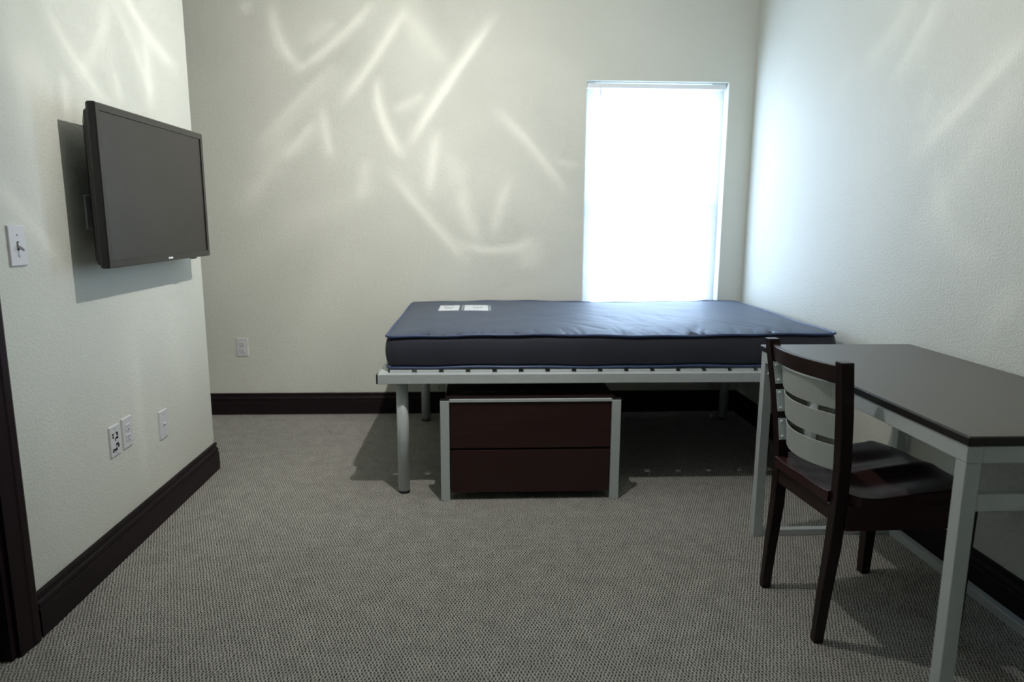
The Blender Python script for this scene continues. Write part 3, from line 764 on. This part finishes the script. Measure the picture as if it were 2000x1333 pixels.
# bezel as a rounded frame around the recessed screen
bm = bmesh.new()
def rect(x, i): return [bm.verts.new(p) for p in ((x, VY0 + i, VZ0 + i), (x, VY1 - i, VZ0 + i), (x, VY1 - i, VZ1 - i), (x, VY0 + i, VZ1 - i))]
r0 = rect(TVX - 0.030, 0.004); r1 = rect(TVX - 0.022, 0.0); r2 = rect(TVX - 0.003, 0.0); r3 = rect(TVX, 0.003); r4 = rect(TVX, 0.0235); r5 = rect(TVX - 0.004, 0.022)
for a, b in ((r0, r1), (r1, r2), (r2, r3), (r3, r4), (r4, r5)):
    for i in range(4): bm.faces.new((a[i], a[(i + 1) % 4], b[(i + 1) % 4], b[i]))
bm.faces.new(r0[::-1]); bm.faces.new(r5)
mesh_obj('bezel', bm, TVB, tv)
box('screen', (TVX - 0.006, TVX - 0.0035, VY0 + 0.0215, VY1 - 0.0215, VZ0 + 0.0215, VZ1 - 0.0215), TVS, tv)
rr = []
for x, i, lo in ((TVX - 0.029, 0.010, 0.006), (TVX - 0.045, 0.016, 0.010), (TVX - 0.060, 0.035, 0.022), (TVX - 0.070, 0.075, 0.05)):
    rr.append([(x, VY0 + i, VZ0 + lo), (x, VY1 - i, VZ0 + lo), (x, VY1 - i, VZ1 - i * 1.4), (x, VY0 + i, VZ1 - i * 1.4)])
loft('rear_shell', rr, BLACKP, tv, bevel=0.006)
box('wall_bracket', (XL, TVX - 0.068, 2.56, 2.84, 1.18, 1.44), BLACKP, tv, 0.003)
box('logo', (TVX - 0.0002, TVX + 0.0006, 2.715, 2.752, 1.0685, 1.0755), simple('silver_logo', (0.75, 0.76, 0.78), 0.4), tv)
box('sensor', (TVX - 0.016, TVX - 0.004, 2.95, 2.99, 1.0555, 1.0615), BLACKP, tv, 0.001)

# ------------------------------------------------------------------ wall plates
def plate_root(name, label, cat, origin, side, yw, zw, group=None):
    """plate on the left wall (side 'x') or on the back wall (side 'y'); returns root and a maker of local boxes: u along wall, v up, w out of wall"""
    t = thing(name, label, cat, origin, group); t['_base'] = (0, 0, 0); t['_base'] = tuple(origin)
    o = Vector(origin)
    def loc(u, v, w):
        return Vector((o.x + w, o.y + u, o.z + v)) if side == 'x' else Vector((o.x + u, o.y - w, o.z + v))
    def lb(nm, u0, u1, v0, v1, w0, w1, mt, bev=0.0, par=None, taper=0.0):
        rr = [[loc(u0, v0, w0), loc(u1, v0, w0), loc(u1, v1, w0), loc(u0, v1, w0)],
              [loc(u0 + taper, v0 + taper, w1), loc(u1 - taper, v0 + taper, w1), loc(u1 - taper, v1 - taper, w1), loc(u0 + taper, v1 - taper, w1)]]
        k = loft(nm, rr, mt, par or t, bevel=bev); k['_base'] = tuple(origin); return k
    lb('plate', -yw / 2, yw / 2, -zw / 2, zw / 2, 0.0, 0.0062, WPL, 0.0012, None, 0.0028)
    return t, lb, loc

def screw(t, loc, v, u=0.0):
    a = loc(u, v, 0.006); n_ = loc(u, v, 1.0) - loc(u, v, 0.0)
    revolve('screw', [(0.0, 0.0), (0.0032, 0.0), (0.0028, 0.001), (0.0, 0.0013)], a, n_, simple('plate_screw', (0.45, 0.45, 0.46), 0.4), t, 10)

def duplex(lb, t, loc):
    for v in (-0.0195, 0.0195):
        f = lb('receptacle', -0.0165, 0.0165, v - 0.0135, v + 0.0135, 0.005, 0.0085, WPL, 0.002)
        for u in (-0.0065, 0.0065): lb('socket_slot', u - 0.0012, u + 0.0012, v - 0.001, v + 0.0075, 0.0083, 0.0088, SLOT, 0, f)
        lb('socket_slot', -0.0022, 0.0022, v - 0.0095, v - 0.0055, 0.0083, 0.0088, SLOT, 0, f)
    screw(t, loc, 0.0)

t, lb, loc = plate_root('light_switch', 'white toggle light switch plate on the left wall near the television', 'switch', (XL, 2.030, 1.143), 'x', 0.075, 0.116)
lb('toggle_slot', -0.0055, 0.0055, -0.0125, 0.0125, 0.0058, 0.0066, SLOT)
tg = lb('toggle', -0.0042, 0.0042, -0.004, 0.009, 0.006, 0.010, WPL)
rr = [[loc(-0.0042, -0.006, 0.006), loc(0.0042, -0.006, 0.006), loc(0.0042, 0.006, 0.006), loc(-0.0042, 0.006, 0.006)],
      [loc(-0.0034, -0.016, 0.022), loc(0.0034, -0.016, 0.022), loc(0.0034, -0.008, 0.024), loc(-0.0034, -0.008, 0.024)]]
loft('toggle_lever', rr, WPL, tg, bevel=0.001)
for v in (-0.030, 0.030): screw(t, loc, v)

t, lb, loc = plate_root('data_plate', 'white wall plate with black marker writing, leftmost of three plates', 'wall plate', (XL, 2.434, 0.439), 'x', 0.070, 0.113)
def strokes(lb, segs):
    bm = bmesh.new()
    for (u0, v0, u1, v1, w) in segs:
        d = Vector((u1 - u0, v1 - v0)); n_ = Vector((-d.y, d.x)).normalized() * w / 2
        q = [loc(u0 + n_.x, v0 + n_.y, 0.0068), loc(u1 + n_.x, v1 + n_.y, 0.0068), loc(u1 - n_.x, v1 - n_.y, 0.0068), loc(u0 - n_.x, v0 - n_.y, 0.0068)]
        lo_ = [loc(*c) for c in ((u0 + n_.x, v0 + n_.y, 0.006), (u1 + n_.x, v1 + n_.y, 0.006), (u1 - n_.x, v1 - n_.y, 0.006), (u0 - n_.x, v0 - n_.y, 0.006))]
        a = [bm.verts.new(p) for p in q]; b = [bm.verts.new(p) for p in lo_]
        bm.faces.new(a); bm.faces.new(b[::-1])
        for i in range(4): bm.faces.new((a[i], a[(i + 1) % 4], b[(i + 1) % 4], b[i]))
    o = mesh_obj('marker_writing', bm, INK, t); o['_base'] = t['_base']; o['label'] = 'black handwritten marks'
    return o
sg = []
# upper scrawl: T S / T B
sg += [(-0.022, 0.026, -0.008, 0.027, .0035), (-0.015, 0.026, -0.013, 0.013, .004), (-0.020, 0.017, -0.012, 0.012, .0035),
       (0.006, 0.029, 0.017, 0.026, .004), (0.006, 0.029, 0.010, 0.020, .0035), (0.017, 0.026, 0.016, 0.016, .0045), (0.010, 0.022, 0.017, 0.016, .0035),
       (-0.004, 0.008, 0.018, 0.008, .0045), (0.000, 0.010, 0.001, -0.003, .004), (0.006, 0.011, 0.018, 0.012, .0035), (0.012, 0.009, 0.018, 0.004, .004)]
# lower scrawl
sg += [(-0.022, -0.037, -0.022, -0.028, .004), (-0.022, -0.028, -0.012, -0.029, .0035), (-0.022, -0.037, -0.012, -0.037, .0035), (-0.012, -0.029, -0.012, -0.037, .0035),
       (-0.009, -0.036, -0.008, -0.027, .004), (-0.008, -0.028, -0.001, -0.036, .0035), (-0.001, -0.036, 0.001, -0.026, .004), (0.003, -0.034, 0.009, -0.034, .0035),
       (0.003, -0.034, 0.004, -0.024, .004), (0.000, -0.020, 0.004, -0.011, .0035), (0.004, -0.012, 0.010, -0.018, .004), (0.008, -0.017, 0.013, -0.009, .004),
       (0.013, -0.010, 0.022, -0.024, .0045), (0.013, -0.022, 0.021, -0.027, .004), (0.012, -0.016, 0.014, -0.028, .0035)]
strokes(lb, sg)
for v in (-0.0475, 0.0475): screw(t, loc, v * 0.9)

t, lb, loc = plate_root('power_outlet', 'white duplex outlet between the marked plate and the blank cable plate', 'outlet', (XL, 2.523, 0.443), 'x', 0.072, 0.116)
duplex(lb, t, loc)
t, lb, loc = plate_root('cable_plate', 'white cable wall plate with one centre jack, nearest the wall end', 'wall plate', (XL, 2.811, 0.387), 'x', 0.074, 0.119)
revolve('coax_jack', [(0.0, 0.0), (0.006, 0.0), (0.006, 0.002), (0.0042, 0.002), (0.0042, 0.008), (0.0, 0.008)], loc(0, 0.002, 0.006), (1, 0, 0), STEEL, t, 12)
for v in (-0.042, 0.042): screw(t, loc, v)
t, lb, loc = plate_root('power_outlet', 'white duplex outlet on the back wall left of the bed', 'outlet', (-1.476, D, 0.432), 'y', 0.074, 0.118)
duplex(lb, t, loc)
t, lb, loc = plate_root('wall_plate', 'white wall plate half hidden behind the television', 'wall plate', (XL, 2.428, 1.240), 'x', 0.072, 0.114)
for v in (-0.042, 0.042): screw(t, loc, v)

# drop helper tags
for o in SC.objects:
    if '_base' in o: del o['_base']
